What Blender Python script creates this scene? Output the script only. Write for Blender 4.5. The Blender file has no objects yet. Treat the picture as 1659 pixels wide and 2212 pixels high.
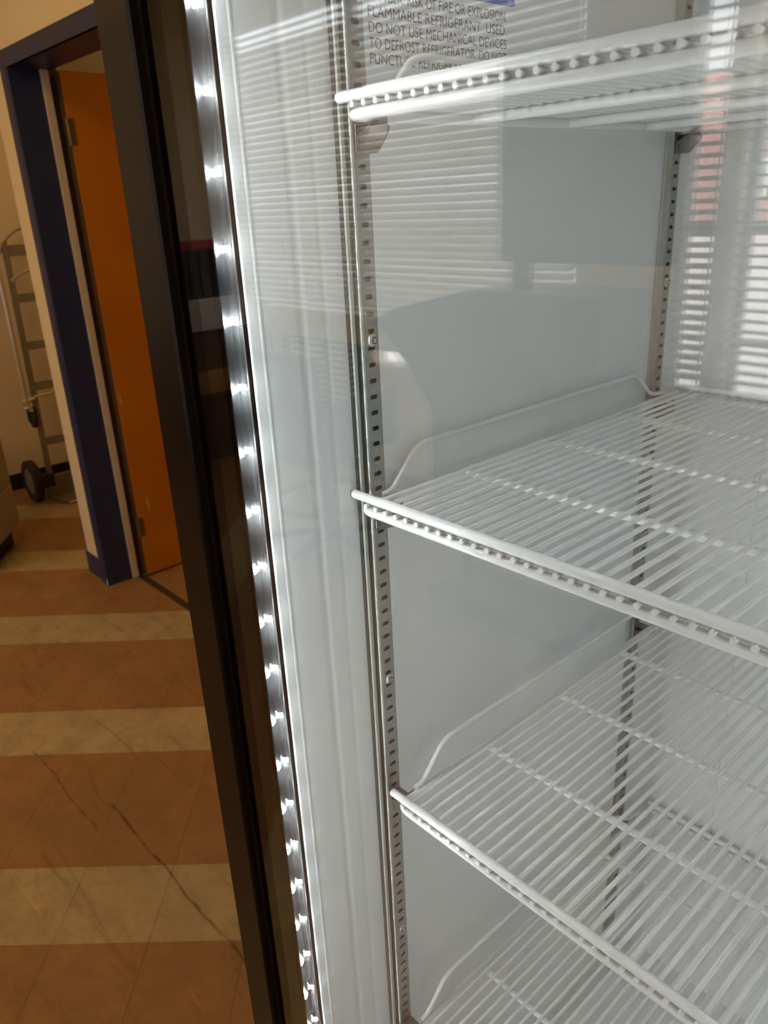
import bpy, bmesh, math, random
from mathutils import Vector, Matrix

# ------------------------------------------------------------------ camera, light, exposure
sc = bpy.context.scene
COL = sc.collection
PI = math.pi
FZ = 1.602                      # height of the pilaster slot datum above the floor
cam_d = bpy.data.cameras.new('camera')
cam = bpy.data.objects.new('camera', cam_d)
COL.objects.link(cam)
cam_d.sensor_fit = 'HORIZONTAL'
cam_d.sensor_width = 36.0
cam_d.lens = 1685.0 / 1659.0 * 36.0
cam_d.dof.use_dof = True
cam_d.dof.focus_distance = 0.60
cam_d.dof.aperture_fstop = 20.0
cam_d.clip_start = 0.02
cam_d.clip_end = 200
R = [[0.6728856126, 0.7383123407, -0.0460417183],
     [0.2457483138, -0.2818083722, -0.9274652596],
     [-0.6977339884, 0.6127633548, -0.3710638119]]
M = Matrix(((R[0][0], -R[1][0], -R[2][0]), (R[0][1], -R[1][1], -R[2][1]), (R[0][2], -R[1][2], -R[2][2])))
cam.matrix_world = Matrix.Translation((0.4546, -0.3946, FZ - 0.0221)) @ M.to_4x4()
sc.camera = cam

w = bpy.data.worlds.new('world')
sc.world = w
w.use_nodes = True
wn = w.node_tree.nodes
bg = wn['Background']
bg.inputs[0].default_value = (0.94, 0.93, 0.98, 1)
bg.inputs[1].default_value = 3.2

sun_d = bpy.data.lights.new('sun', 'SUN')
sun_d.energy = 7.0
sun_d.angle = 0.01
sun_d.color = (1.0, 0.93, 0.88)
sun = bpy.data.objects.new('sun', sun_d)
COL.objects.link(sun)
sun.rotation_euler = (-math.radians(48), 0, math.radians(20))   # shines from behind the building, away from its windows

LED = 1040.0                     # radiance of one LED chip
LAMP = 13.0                      # radiance of the ceiling lamps
LAMP_COL = (1.0, 0.60, 0.16, 1)

sc.view_settings.view_transform = 'Standard'
sc.view_settings.look = 'None'
sc.view_settings.gamma = 1
sc.view_settings.use_curve_mapping = False
sc.view_settings.exposure = 0.0
sc.cycles.transparent_max_bounces = 32
sc.cycles.max_bounces = 12
sc.cycles.diffuse_bounces = 6
sc.cycles.sample_clamp_indirect = 6

rnd = random.Random(7)

# ------------------------------------------------------------------ materials
def mat(name, col, rough=0.5, metal=0.0, spec=0.5, noise=None, bump=None, emit=None, coat=0.0, trans=None):
    m = bpy.data.materials.new(name)
    m.use_nodes = True
    nt = m.node_tree
    b = nt.nodes['Principled BSDF']
    b.inputs['Base Color'].default_value = (*col, 1)
    b.inputs['Roughness'].default_value = rough
    b.inputs['Metallic'].default_value = metal
    b.inputs['Specular IOR Level'].default_value = spec
    b.inputs['Coat Weight'].default_value = coat
    geo = nt.nodes.new('ShaderNodeNewGeometry')
    if noise:                                   # (scale, amount, second colour)
        n = nt.nodes.new('ShaderNodeTexNoise')
        n.inputs['Scale'].default_value = noise[0]
        n.inputs['Detail'].default_value = 6
        nt.links.new(geo.outputs['Position'], n.inputs['Vector'])
        r = nt.nodes.new('ShaderNodeMapRange')
        r.inputs['From Min'].default_value = 0.35
        r.inputs['From Max'].default_value = 0.7
        r.inputs['To Max'].default_value = noise[1]
        nt.links.new(n.outputs['Fac'], r.inputs['Value'])
        mx = nt.nodes.new('ShaderNodeMix')
        mx.data_type = 'RGBA'
        mx.inputs['A'].default_value = (*col, 1)
        mx.inputs['B'].default_value = (*noise[2], 1)
        nt.links.new(r.outputs[0], mx.inputs['Factor'])
        nt.links.new(mx.outputs['Result'], b.inputs['Base Color'])
    if bump:                                    # (scale, strength, distance)
        n = nt.nodes.new('ShaderNodeTexNoise')
        n.inputs['Scale'].default_value = bump[0]
        n.inputs['Detail'].default_value = 3
        nt.links.new(geo.outputs['Position'], n.inputs['Vector'])
        bp = nt.nodes.new('ShaderNodeBump')
        bp.inputs['Strength'].default_value = bump[1]
        bp.inputs['Distance'].default_value = bump[2]
        nt.links.new(n.outputs['Fac'], bp.inputs['Height'])
        nt.links.new(bp.outputs[0], b.inputs['Normal'])
    if emit:
        b.inputs['Emission Color'].default_value = (*emit[:3], 1)
        b.inputs['Emission Strength'].default_value = emit[3]
    return m

def schlick_glass(name, f0=0.04, tint=(1, 1, 1), milk=0.0, rough=0.0, gain=1.0):
    """clear sheet: transparent seen straight on, mirror-like at a slant; milk adds a diffusing share"""
    m = bpy.data.materials.new(name)
    m.use_nodes = True
    nt = m.node_tree
    nt.nodes.clear()
    N = nt.nodes.new
    L = nt.links.new
    out = N('ShaderNodeOutputMaterial')
    geo = N('ShaderNodeNewGeometry')
    dot = N('ShaderNodeVectorMath'); dot.operation = 'DOT_PRODUCT'
    L(geo.outputs['Incoming'], dot.inputs[0]); L(geo.outputs['Normal'], dot.inputs[1])
    ab = N('ShaderNodeMath'); ab.operation = 'ABSOLUTE'; L(dot.outputs['Value'], ab.inputs[0])
    sb = N('ShaderNodeMath'); sb.operation = 'SUBTRACT'; sb.inputs[0].default_value = 1.0; L(ab.outputs[0], sb.inputs[1])
    pw = N('ShaderNodeMath'); pw.operation = 'POWER'; L(sb.outputs[0], pw.inputs[0]); pw.inputs[1].default_value = 5
    ma = N('ShaderNodeMath'); ma.operation = 'MULTIPLY_ADD'; L(pw.outputs[0], ma.inputs[0])
    ma.inputs[1].default_value = (1 - f0) * gain; ma.inputs[2].default_value = f0 * gain
    tr = N('ShaderNodeBsdfTransparent'); tr.inputs[0].default_value = (*tint, 1)
    gl = N('ShaderNodeBsdfGlossy'); gl.inputs['Roughness'].default_value = rough
    body = tr
    if milk > 0:
        df = N('ShaderNodeBsdfDiffuse'); df.inputs[0].default_value = (0.9, 0.92, 0.95, 1)
        tl = N('ShaderNodeBsdfTranslucent'); tl.inputs[0].default_value = (0.9, 0.92, 0.95, 1)
        a = N('ShaderNodeMixShader'); a.inputs[0].default_value = 0.5
        L(df.outputs[0], a.inputs[1]); L(tl.outputs[0], a.inputs[2])
        b = N('ShaderNodeMixShader'); b.inputs[0].default_value = milk
        L(tr.outputs[0], b.inputs[1]); L(a.outputs[0], b.inputs[2])
        body = b
    mx = N('ShaderNodeMixShader')
    L(ma.outputs[0], mx.inputs[0]); L(body.outputs[0], mx.inputs[1]); L(gl.outputs[0], mx.inputs[2])
    L(mx.outputs[0], out.inputs[0])
    return m

def translucent(name, col, share):
    m = bpy.data.materials.new(name)
    m.use_nodes = True
    nt = m.node_tree
    nt.nodes.clear()
    out = nt.nodes.new('ShaderNodeOutputMaterial')
    d = nt.nodes.new('ShaderNodeBsdfDiffuse'); d.inputs[0].default_value = (*col, 1)
    t = nt.nodes.new('ShaderNodeBsdfTranslucent'); t.inputs[0].default_value = (*col, 1)
    x = nt.nodes.new('ShaderNodeMixShader'); x.inputs[0].default_value = share
    nt.links.new(d.outputs[0], x.inputs[1]); nt.links.new(t.outputs[0], x.inputs[2])
    nt.links.new(x.outputs[0], out.inputs[0])
    return m

def tile_mat(name, c1, c2):
    """vinyl tile: clouded marbling, specks, black scuffs and two old cracks that run along the wall"""
    m = mat(name, c1, rough=0.45, spec=0.4)
    nt = m.node_tree
    N = nt.nodes.new
    L = nt.links.new
    b = nt.nodes['Principled BSDF']
    geo = N('ShaderNodeNewGeometry')
    def noise(scale, detail, dist=0.0, vec=None):
        n = N('ShaderNodeTexNoise'); n.inputs['Scale'].default_value = scale
        n.inputs['Detail'].default_value = detail; n.inputs['Distortion'].default_value = dist
        L(vec or geo.outputs['Position'], n.inputs['Vector']); return n.outputs['Fac']
    def mapr(v, a, c, lo=0.0, hi=1.0):
        r = N('ShaderNodeMapRange'); r.inputs['From Min'].default_value = a; r.inputs['From Max'].default_value = c
        r.inputs['To Min'].default_value = lo; r.inputs['To Max'].default_value = hi
        L(v, r.inputs['Value']); return r.outputs[0]
    def mix(f, A, B):
        x = N('ShaderNodeMix'); x.data_type = 'RGBA'
        if isinstance(A, tuple): x.inputs['A'].default_value = (*A, 1)
        else: L(A, x.inputs['A'])
        x.inputs['B'].default_value = (*B, 1)
        L(f, x.inputs['Factor']); return x.outputs['Result']
    def mul(a, c):
        x = N('ShaderNodeMath'); x.operation = 'MULTIPLY'; L(a, x.inputs[0])
        if isinstance(c, float): x.inputs[1].default_value = c
        else: L(c, x.inputs[1])
        return x.outputs[0]
    info = N('ShaderNodeObjectInfo')
    col = mix(mapr(noise(9, 6, 0.8), 0.3, 0.7, 0, 0.8), c1, c2)
    dark = tuple(v * 0.72 for v in c1)
    col = mix(mapr(info.outputs['Random'], 0, 1, 0, 0.28), col, c2)
    col = mix(mapr(noise(3.2, 6, 2.2), 0.45, 0.68, 0, 0.8), col, dark)
    col = mix(mapr(noise(26, 5, 1.0), 0.5, 0.72, 0, 0.5), col, tuple(v * 0.6 for v in c1))
    col = mix(mapr(noise(1.7, 4, 0.5), 0.5, 0.7, 0, 0.45), col, (c1[0] * 0.6, c1[1] * 0.72, c1[2] * 0.75))
    col = mix(mapr(noise(120, 3), 0.62, 0.74, 0, 0.45), col, tuple(v * 0.5 for v in c1))
    # long streaky scuffs
    mp = N('ShaderNodeMapping'); mp.inputs['Rotation'].default_value = (0, 0, 0.5); mp.inputs['Scale'].default_value = (2.2, 17, 1)
    L(geo.outputs['Position'], mp.inputs['Vector'])
    col = mix(mapr(noise(1.5, 7, 1.2, mp.outputs[0]), 0.6, 0.78, 0, 0.75), col, tuple(v * 0.42 for v in c1))
    mp2 = N('ShaderNodeMapping'); mp2.inputs['Rotation'].default_value = (0, 0, -0.9); mp2.inputs['Scale'].default_value = (3, 26, 1)
    L(geo.outputs['Position'], mp2.inputs['Vector'])
    col = mix(mapr(noise(1.3, 7, 1.0, mp2.outputs[0]), 0.63, 0.78, 0, 0.6), col, tuple(min(1, v * 1.35) for v in c1))
    # cracks: y = 0.165 and y = 0.09, wavering
    sx = N('ShaderNodeSeparateXYZ'); L(geo.outputs['Position'], sx.inputs[0])
    wob = mapr(noise(7, 4), 0, 1, -0.02, 0.02)
    for y0, wd, xa, xb, st in ((0.165, 0.006, -1.45, -0.3, 0.85), (0.092, 0.005, -1.85, -1.38, 0.8), (0.62, 0.004, -1.9, -1.3, 0.5)):
        s = N('ShaderNodeMath'); s.operation = 'ADD'; L(sx.outputs['Y'], s.inputs[0]); L(wob, s.inputs[1])
        d = N('ShaderNodeMath'); d.operation = 'SUBTRACT'; L(s.outputs[0], d.inputs[0]); d.inputs[1].default_value = y0
        a = N('ShaderNodeMath'); a.operation = 'ABSOLUTE'; L(d.outputs[0], a.inputs[0])
        f = mapr(a.outputs[0], 0, wd, 1, 0)
        f = mul(f, mapr(sx.outputs['X'], xa - 0.02, xa + 0.02)); f = mul(f, mapr(sx.outputs['X'], xb - 0.02, xb + 0.02, 1, 0))
        f = mul(f, mapr(noise(22, 3), 0.35, 0.6, 0.25, st))
        col = mix(f, col, (0.035, 0.025, 0.018))
    L(col, b.inputs['Base Color'])
    L(mapr(noise(14, 4), 0.3, 0.7, 0.35, 0.6), b.inputs['Roughness'])
    return m

MT = {}
MT['liner'] = mat('white_liner_enamel', (0.79, 0.80, 0.795), 0.36, spec=0.4, bump=(5, 0.05, 0.004))
MT['pvc'] = mat('white_wire_coating', (0.81, 0.81, 0.795), 0.22, spec=0.5, bump=(900, 0.04, 0.0003))
MT['steel'] = mat('galvanised_steel', (0.41, 0.41, 0.39), 0.48, metal=1.0, noise=(220, 0.4, (0.32, 0.32, 0.30)))
MT['clip'] = mat('clip_steel', (0.27, 0.245, 0.23), 0.36, metal=1.0)
MT['zinc'] = mat('zinc_screw', (0.68, 0.70, 0.68), 0.25, metal=1.0)
MT['strip'] = mat('clear_edge_plastic', (0.42, 0.44, 0.39), 0.4, spec=0.3)
MT['black'] = mat('black_door_enamel', (0.009, 0.006, 0.005), 0.3, spec=0.18)
MT['gasket'] = mat('black_gasket_vinyl', (0.004, 0.0028, 0.0025), 0.35, spec=0.10)
MT['frit'] = mat('black_printed_border', (0.004, 0.004, 0.005), 0.6, spec=0.1)
MT['chrome'] = mat('bright_trim', (0.35, 0.30, 0.26), 0.3, metal=1.0)
MT['glass'] = schlick_glass('door_glass', 0.04, (0.985, 0.993, 0.99))
MT['glass_coated'] = schlick_glass('coated_door_glass', 0.10, (0.985, 0.993, 0.99))
MT['pane'] = schlick_glass('window_glass', 0.04, (0.98, 0.99, 0.99))
MT['tube'] = schlick_glass('led_lens_plastic', 0.05, (1, 1, 1), milk=0.03, rough=0.10)
MT['led'] = mat('led_chip', (1, 1, 1), emit=(0.92, 0.98, 0.99, LED))
MT['led_base'] = mat('led_tray', (0.010, 0.010, 0.012), 0.4, spec=0.2)
MT['paper'] = mat('label_paper', (0.84, 0.86, 0.87), 0.45)
MT['ink'] = mat('label_ink', (0.075, 0.045, 0.05), 0.5)
MT['blue_label'] = mat('blue_label', (0.02, 0.12, 0.48), 0.4)
MT['white_ink'] = mat('white_ink', (0.8, 0.85, 0.9), 0.4)
MT['wall'] = mat('cream_wall_paint', (0.82, 0.70, 0.48), 0.6, noise=(1.5, 0.3, (0.77, 0.64, 0.42)), bump=(180, 0.08, 0.002))
MT['ceil'] = mat('ceiling_paint', (0.78, 0.76, 0.72), 0.8)
MT['blue'] = mat('blue_frame_paint', (0.022, 0.032, 0.105), 0.42, noise=(6, 0.5, (0.033, 0.038, 0.10)))
MT['trim'] = mat('cream_jamb_paint', (0.80, 0.66, 0.48), 0.5, noise=(30, 0.25, (0.5, 0.36, 0.25)))
MT['door_wood'] = mat('orange_varnished_door', (0.64, 0.21, 0.008), 0.34, noise=(2.2, 0.6, (0.50, 0.125, 0.005)), spec=0.4)
MT['worn'] = mat('worn_wood', (0.75, 0.42, 0.12), 0.6)
MT['brass'] = mat('old_hinge_metal', (0.26, 0.20, 0.12), 0.45, metal=1.0)
MT['gap_shade'] = mat('painted_gap_shade', (0.10, 0.055, 0.02), 0.7)  # dark brown standing for the shade in the gap beside the leaf
MT['basebd'] = mat('black_cove_base', (0.012, 0.011, 0.010), 0.5)
MT['threshold'] = mat('dark_threshold', (0.05, 0.03, 0.018), 0.6)
MT['alu'] = mat('brushed_aluminium', (0.66, 0.62, 0.58), 0.38, metal=0.6)
MT['alu_dull'] = mat('dull_aluminium', (0.24, 0.20, 0.165), 0.6, metal=0.3)
MT['rubber'] = mat('black_rubber', (0.02, 0.018, 0.017), 0.65)
MT['yellow'] = mat('yellow_tag', (0.75, 0.50, 0.02), 0.5)
MT['grey_cab'] = mat('grey_cabinet_paint', (0.40, 0.37, 0.34), 0.5)
MT['slat'] = translucent('blind_slat_vinyl', (0.80, 0.79, 0.78), 0.30)
MT['white'] = mat('white_paint', (0.80, 0.78, 0.76), 0.5)
MT['grey_frame'] = mat('grey_window_frame', (0.42, 0.43, 0.45), 0.45)
MT['dark'] = mat('dark_plastic', (0.02, 0.022, 0.024), 0.5)
MT['red'] = mat('red_card', (0.5, 0.03, 0.05), 0.5)
MT['counter_wood'] = mat('brown_cabinet', (0.16, 0.09, 0.05), 0.5)
MT['tile_light'] = tile_mat('light_floor_tile', (0.52, 0.40, 0.22), (0.42, 0.31, 0.16))
MT['tile_brown'] = tile_mat('brown_floor_tile', (0.39, 0.205, 0.085), (0.31, 0.155, 0.06))
MT['mastic'] = mat('floor_mastic', (0.12, 0.08, 0.05), 0.8)
MT['lamp'] = mat('lamp_diffuser', (1, 1, 1), emit=(*LAMP_COL[:3], LAMP))
MT['brick'] = mat('pink_brick', (0.55, 0.27, 0.24), 0.8, noise=(3, 0.4, (0.45, 0.2, 0.18)))
MT['concrete'] = mat('pale_concrete', (0.68, 0.62, 0.58), 0.8, noise=(2, 0.3, (0.55, 0.5, 0.46)))
MT['grass'] = mat('lawn', (0.13, 0.22, 0.06), 0.9, noise=(4, 0.6, (0.09, 0.15, 0.04)))

# ------------------------------------------------------------------ mesh helpers
class MB:
    def __init__(s):
        s.v = []; s.f = []; s.sm = []
    def add(s, vs, fs, smooth=False):
        k = len(s.v)
        s.v += [tuple(p) for p in vs]
        s.f += [tuple(i + k for i in f) for f in fs]
        s.sm += [smooth] * len(fs)
        return s
    def box(s, x0, x1, y0, y1, z0, z1, bev=0.0):
        if bev <= 0:
            v = [(x, y, z) for x in (x0, x1) for y in (y0, y1) for z in (z0, z1)]
            return s.add(v, [(0, 1, 3, 2), (4, 6, 7, 5), (0, 4, 5, 1), (2, 3, 7, 6), (0, 2, 6, 4), (1, 5, 7, 3)])
        b = bmesh.new()
        bmesh.ops.create_cube(b, size=1)
        for q in b.verts:
            q.co = Vector(((x0 + x1) / 2 + q.co.x * (x1 - x0), (y0 + y1) / 2 + q.co.y * (y1 - y0), (z0 + z1) / 2 + q.co.z * (z1 - z0)))
        bmesh.ops.bevel(b, geom=b.edges[:], offset=bev, segments=2, affect='EDGES', profile=0.5)
        b.verts.index_update()
        s.add([q.co[:] for q in b.verts], [[q.index for q in f.verts] for f in b.faces])
        b.free()
        return s
    def tube(s, pts, r, n=10, closed=False, caps=True):
        pts = [Vector(p) for p in pts]
        m = len(pts)
        rings = []
        prev = None
        for i, p in enumerate(pts):
            if closed:
                t = (pts[(i + 1) % m] - p).normalized() + (p - pts[i - 1]).normalized()
            elif i == 0: t = pts[1] - p
            elif i == m - 1: t = p - pts[-2]
            else: t = (pts[i + 1] - p).normalized() + (p - pts[i - 1]).normalized()
            t.normalize()
            if prev is None:
                u = t.orthogonal().normalized()
            else:
                u = (prev - t * prev.dot(t)).normalized()
            prev = u
            v = t.cross(u)
            rr = r[i] if isinstance(r, (list, tuple)) else r
            rings.append([p + (u * math.cos(2 * PI * k / n) + v * math.sin(2 * PI * k / n)) * rr for k in range(n)])
        vs = [q for ring in rings for q in ring]
        fs = []
        for i in range(m if closed else m - 1):
            a = i * n; b = ((i + 1) % m) * n
            off = 0
            for k in range(n):
                fs.append((a + k, a + (k + 1) % n, b + (k + 1) % n, b + k))
        s.add(vs, fs, True)
        if caps and not closed:
            c0 = len(s.v)
            s.add([*rings[0]], [tuple(range(n))[::-1]])
            s.add([*rings[-1]], [tuple(range(n))])
        return s
    def prism(s, prof, axis, a, b, closed=True, smooth=False):
        """prof: 2-D outline; axis 2: outline in (x, y) swept in z, 0: (y, z) swept in x, 1: (x, z) swept in y"""
        n = len(prof)
        def P(p, t):
            return (p[0], p[1], t) if axis == 2 else ((t, p[0], p[1]) if axis == 0 else (p[0], t, p[1]))
        vs = [P(p, a) for p in prof] + [P(p, b) for p in prof]
        fs = [(i, (i + 1) % n, n + (i + 1) % n, n + i) for i in range(n if closed else n - 1)]
        s.add(vs, fs, smooth)
        if closed:
            s.add(vs, [tuple(range(n))[::-1], tuple(range(n, 2 * n))])
        return s
    def lathe(s, prof, n=24, c=(0, 0, 0), axis=2):
        vs = []
        for r, h in prof:
            for k in range(n):
                a = 2 * PI * k / n
                x, y = r * math.cos(a), r * math.sin(a)
                q = (x, y, h) if axis == 2 else ((h, x, y) if axis == 0 else (x, h, y))
                vs.append((q[0] + c[0], q[1] + c[1], q[2] + c[2]))
        fs = []
        for i in range(len(prof) - 1):
            for k in range(n):
                fs.append((i * n + k, i * n + (k + 1) % n, (i + 1) * n + (k + 1) % n, (i + 1) * n + k))
        return s.add(vs, fs, True)
    def mesh(s, name):
        me = bpy.data.meshes.new(name)
        me.from_pydata(s.v, [], s.f)
        me.polygons.foreach_set('use_smooth', s.sm)
        b = bmesh.new(); b.from_mesh(me)
        bmesh.ops.recalc_face_normals(b, faces=b.faces[:])
        b.to_mesh(me); b.free()
        me.update()
        return me
    def build(s, name, m, parent=None):
        me = s.mesh(name)
        me.materials.append(m)
        return link(name, me, parent)

def link(name, me, parent=None):
    o = bpy.data.objects.new(name, me)
    COL.objects.link(o)
    if parent: o.parent = parent
    return o

def tag(o, label=None, cat=None, group=None, kind=None):
    if label: o['label'] = label
    if cat: o['category'] = cat
    if group: o['group'] = group
    if kind: o['kind'] = kind
    return o

def thing(name, label, cat, loc=(0, 0, 0), group=None, rot=(0, 0, 0)):
    o = bpy.data.objects.new(name, None)
    COL.objects.link(o)
    o.empty_display_size = 0.05
    o.location = loc; o.rotation_euler = rot
    return tag(o, label, cat, group)

def struct(name, mb, m, label=None):
    return tag(mb.build(name, m), label, kind='structure')

def copy_tree(o, parent=None):
    c = o.copy(); COL.objects.link(c); c.parent = parent
    for ch in list(o.children): copy_tree(ch, c)
    return c

def fillet(pts, r, seg=5, closed=False):
    """round the corners of a polyline"""
    P = [Vector(p) for p in pts]; out = []
    n = len(P)
    for i, p in enumerate(P):
        if not closed and i in (0, n - 1):
            out.append(p); continue
        a = P[i - 1] - p; b = P[(i + 1) % n] - p
        rr = min(r, a.length * 0.45, b.length * 0.45)
        A = p + a.normalized() * rr; B = p + b.normalized() * rr
        for k in range(seg + 1):
            t = k / seg
            out.append(A * (1 - t) ** 2 + p * 2 * t * (1 - t) + B * t * t)
    return out

def text_mesh(body, size, sx=1.0, spacing=1.0, wspace=1.0, align='LEFT', ext=0.0):
    c = bpy.data.curves.new('text', 'FONT')
    c.body = body; c.size = 1.0; c.align_x = align; c.space_character = spacing; c.space_word = wspace
    c.extrude = ext / size; c.resolution_u = 4; c.offset = 0.0
    o = bpy.data.objects.new('text', c)
    COL.objects.link(o)
    bpy.context.view_layer.update()
    me = bpy.data.meshes.new_from_object(o.evaluated_get(bpy.context.evaluated_depsgraph_get()))
    COL.objects.unlink(o); bpy.data.objects.remove(o)
    me.transform(Matrix.Diagonal((sx * size, size, size, 1)))
    return me

# ================================================================== the building
XL, XR, YF, YB, YA, ZC = -4.55, 2.6, -3.0, 0.78, 3.2, 2.95
# floor: mastic bed and loose-laid nine inch tiles on the diagonal
floor = struct('floor', MB().box(XL - 0.1, XR, YF - 0.15, 5.0, -0.06, -0.004), MT['mastic'], 'brown and cream nine inch tiles laid in diagonal stripes')
T = 0.22865
th = math.radians(47)
e1 = Vector((math.cos(th), math.sin(th))); en = Vector((-math.sin(th), math.cos(th)))
N0 = 0.707
g = 0.0002
def tile_mesh(name, m):
    b = MB(); h = T / 2 - g; c = h - 0.0004
    lo = [(-h, -h), (h, -h), (h, h), (-h, h)]; hi = [(-c, -c), (c, -c), (c, c), (-c, c)]
    b.add([(x, y, -0.003) for x, y in lo] + [(x, y, -0.0006) for x, y in lo] + [(x, y, 0) for x, y in hi],
          [(0, 1, 5, 4), (1, 2, 6, 5), (2, 3, 7, 6), (3, 0, 4, 7), (4, 5, 9, 8), (5, 6, 10, 9), (6, 7, 11, 10), (7, 4, 8, 11), (8, 9, 10, 11)])
    me = b.mesh(name); me.materials.append(m); return me
tm = {True: tile_mesh('tile_light', MT['tile_light']), False: tile_mesh('tile_brown', MT['tile_brown'])}
cells = []
for i in range(-40, 41):
    for j in range(-24, 40):
        c = en * (N0 + (j + 0.5) * T) + e1 * ((i + 0.5) * T + 0.07)
        if not (XL - 0.02 < c.x < XR - 0.1 and YF + 0.05 < c.y < 3.6): continue
        d = Vector((c.x - 0.4546, c.y + 0.3946, -1.58))
        q = [sum(R[r][k] * d[k] for k in range(3)) for r in range(3)]
        px, py = (829.5 + 1685 * q[0] / q[2], 1106 + 1685 * q[1] / q[2]) if q[2] > 0.1 else (9e9, 0)
        vis = -120 < px < 620 and 900 < py < 2500
        cells.append((0 if vis else 1, d.length, c, j % 3 == 0))
cells.sort(key=lambda t: (t[0], t[1]))
near = [c for c in cells if c[0] == 0][:290]
for v, dl, c, lt in near:
    o = link('tile', tm[lt], floor); o.location = (c.x, c.y, 0); o.rotation_euler = (0, 0, th)
for lt in (True, False):
    b = MB()
    h = T / 2 - g
    for c4 in cells:
        if c4[3] != lt or c4 in near: continue
        c = c4[2]
        b.add([(*(c + e1 * a + en * d), 0) for a, d in ((-h, -h), (h, -h), (h, h), (-h, h))] + [(*(c + e1 * a + en * d), -0.003) for a, d in ((-h, -h), (h, -h), (h, h), (-h, h))],
              [(0, 1, 2, 3), (0, 4, 5, 1), (1, 5, 6, 2), (2, 6, 7, 3), (3, 7, 4, 0)])
    o = b.build('tile_field', MT['tile_light' if lt else 'tile_brown'], floor); o['kind'] = 'stuff'

struct('ceiling', MB().box(XL - 0.1, XR, YF - 0.15, 5.0, ZC, ZC + 0.08), MT['ceil'])
# door wall (front face y = 0.78), opening x -2.80 .. -1.87
DX0, DX1, DZ = -2.815, -1.875, 2.12
WX = -3.02
b = MB()
b.box(WX, DX0, YB, 0.91, 0, ZC).box(DX1, XR, YB, 0.91, 0, ZC).box(DX0, DX1, YB, 0.91, DZ, ZC)
struct('wall_back', b, MT['wall'], 'cream painted wall around the blue door frame')
struct('wall_alcove_side', MB().box(WX, WX + 0.12, 0.91, YA, 0, ZC), MT['wall'], 'cream return wall of the alcove')
struct('wall_left', MB().box(XL - 0.1, XL, YF - 0.15, 5.0, 0, ZC), MT['wall'], 'tan wall behind the hand truck')
struct('wall_alcove_end', MB().box(XL, WX, YA, YA + 0.1, 0, ZC), MT['wall'])
struct('wall_next_room', MB().box(WX + 0.12, XR, 4.0, 4.1, 0, ZC), MT['wall'], 'cream wall of the room beyond the orange door')
struct('wall_right', MB().box(XR, XR + 0.1, YF - 0.15, 5.0, 0, ZC), MT['wall'])
struct('baseboard_left', MB().box(XL, XL + 0.012, 0.0, YA, 0, 0.1, 0.003), MT['basebd'], 'black cove base along the tan wall')
struct('baseboard_back', MB().box(WX - 0.008, DX0 - 0.03, YB - 0.008, YB, 0, 0.105, 0.002).box(WX - 0.008, WX, YB - 0.008, YA, 0, 0.105, 0.002), MT['blue'], 'blue base at the foot of the wall end')

# blue steel door frame
fr = MB()
FX0, FX1 = -2.862, -1.83
for a, c in ((FX0, FX0 + 0.052), (FX1 - 0.052, FX1)):
    fr.box(a, c, 0.765, YB, 0, 2.139, 0.002)
fr.box(FX0, FX1, 0.7645, YB, 2.083, 2.14, 0.002)
fr.box(DX0, DX0 + 0.020, 0.767, 0.882, 0, DZ).box(DX1 - 0.020, DX1, 0.767, 0.882, 0, DZ).box(DX0, DX1, 0.767, 0.925, 2.083, DZ)
door = tag(fr.build('door_1', MT['blue']), 'deep blue steel door frame around the open orange door', kind='structure')
jb = MB()
jb.box(DX0, DX0 + 0.030, 0.882, 0.912, 0, DZ, 0.002)
MB().box(DX0, DX0 + 0.012, 0.9125, 0.95, 0, DZ).build('rabbet_shade', MT['gap_shade'], door)  # added dark strip, paints the shade between stop and leaf
MB().box(DX1 - 0.036, DX1, 0.882, 0.925, 0, DZ, 0.002).build('door_stop', MT['trim'], door)
tag(jb.build('door_stop', MT['trim'], door), 'cream painted stop behind the blue reveal')
MB().box(DX0 + 0.03, DX1 - 0.03, 0.905, 0.935, 0.0005, 0.004, 0.001).build('threshold', MT['threshold'], door)
tag(MB().box(FX0 + 0.056, FX0 + 0.064, 0.7640, 0.766, 0.004, 0.03).build('chip', MT['white'], door), 'small chip in the blue paint at the foot')
# orange leaf, swung ninety degrees into the next room
leaf = thing('wooden_door', 'orange varnished wooden door standing open in the blue frame', 'door', (-2.755, 0.940, 0.008))
MB().box(-0.042, 0.0, 0, 0.86, 0, 2.07, 0.003).build('door_leaf', MT['door_wood'], leaf)
MB().box(-0.0425, -0.002, -0.0015, 0.0, 0, 2.07).build('shaded_door_edge', MT['gap_shade'], leaf)  # hinge edge coloured dark as the shade of the gap
for z in (1.865, 0.24):
    h = MB().box(-0.001, 0.003, -0.010, 0.022, z - 0.045, z + 0.045, 0.001)
    h.tube([(0.004, -0.004, z - 0.047), (0.004, -0.004, z + 0.047)], 0.0055, 10)
    h.build('hinge', MT['brass'], leaf)
b = MB()
for y, z, l, ww in ((0.055, 0.30, 0.075, 0.008), (0.012, 0.80, 0.05, 0.006), (0.010, 0.17, 0.06, 0.005)):
    b.prism([(y, z), (y + ww, z + 0.01), (y + ww * 0.8, z + l), (y - ww * 0.3, z + l * 0.9)], 0, 0.0, 0.0006)
tag(b.build('scrape', MT['worn'], leaf), 'bare scrapes in the varnish')
b = MB().lathe([(0.0, 0.055), (0.018, 0.055), (0.027, 0.045), (0.027, 0.03), (0.012, 0.02), (0.012, 0.0), (0.03, 0.0)], 20, (0, 0.80, 1.0), 0)
b.build('door_knob', MT['brass'], leaf)

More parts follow.
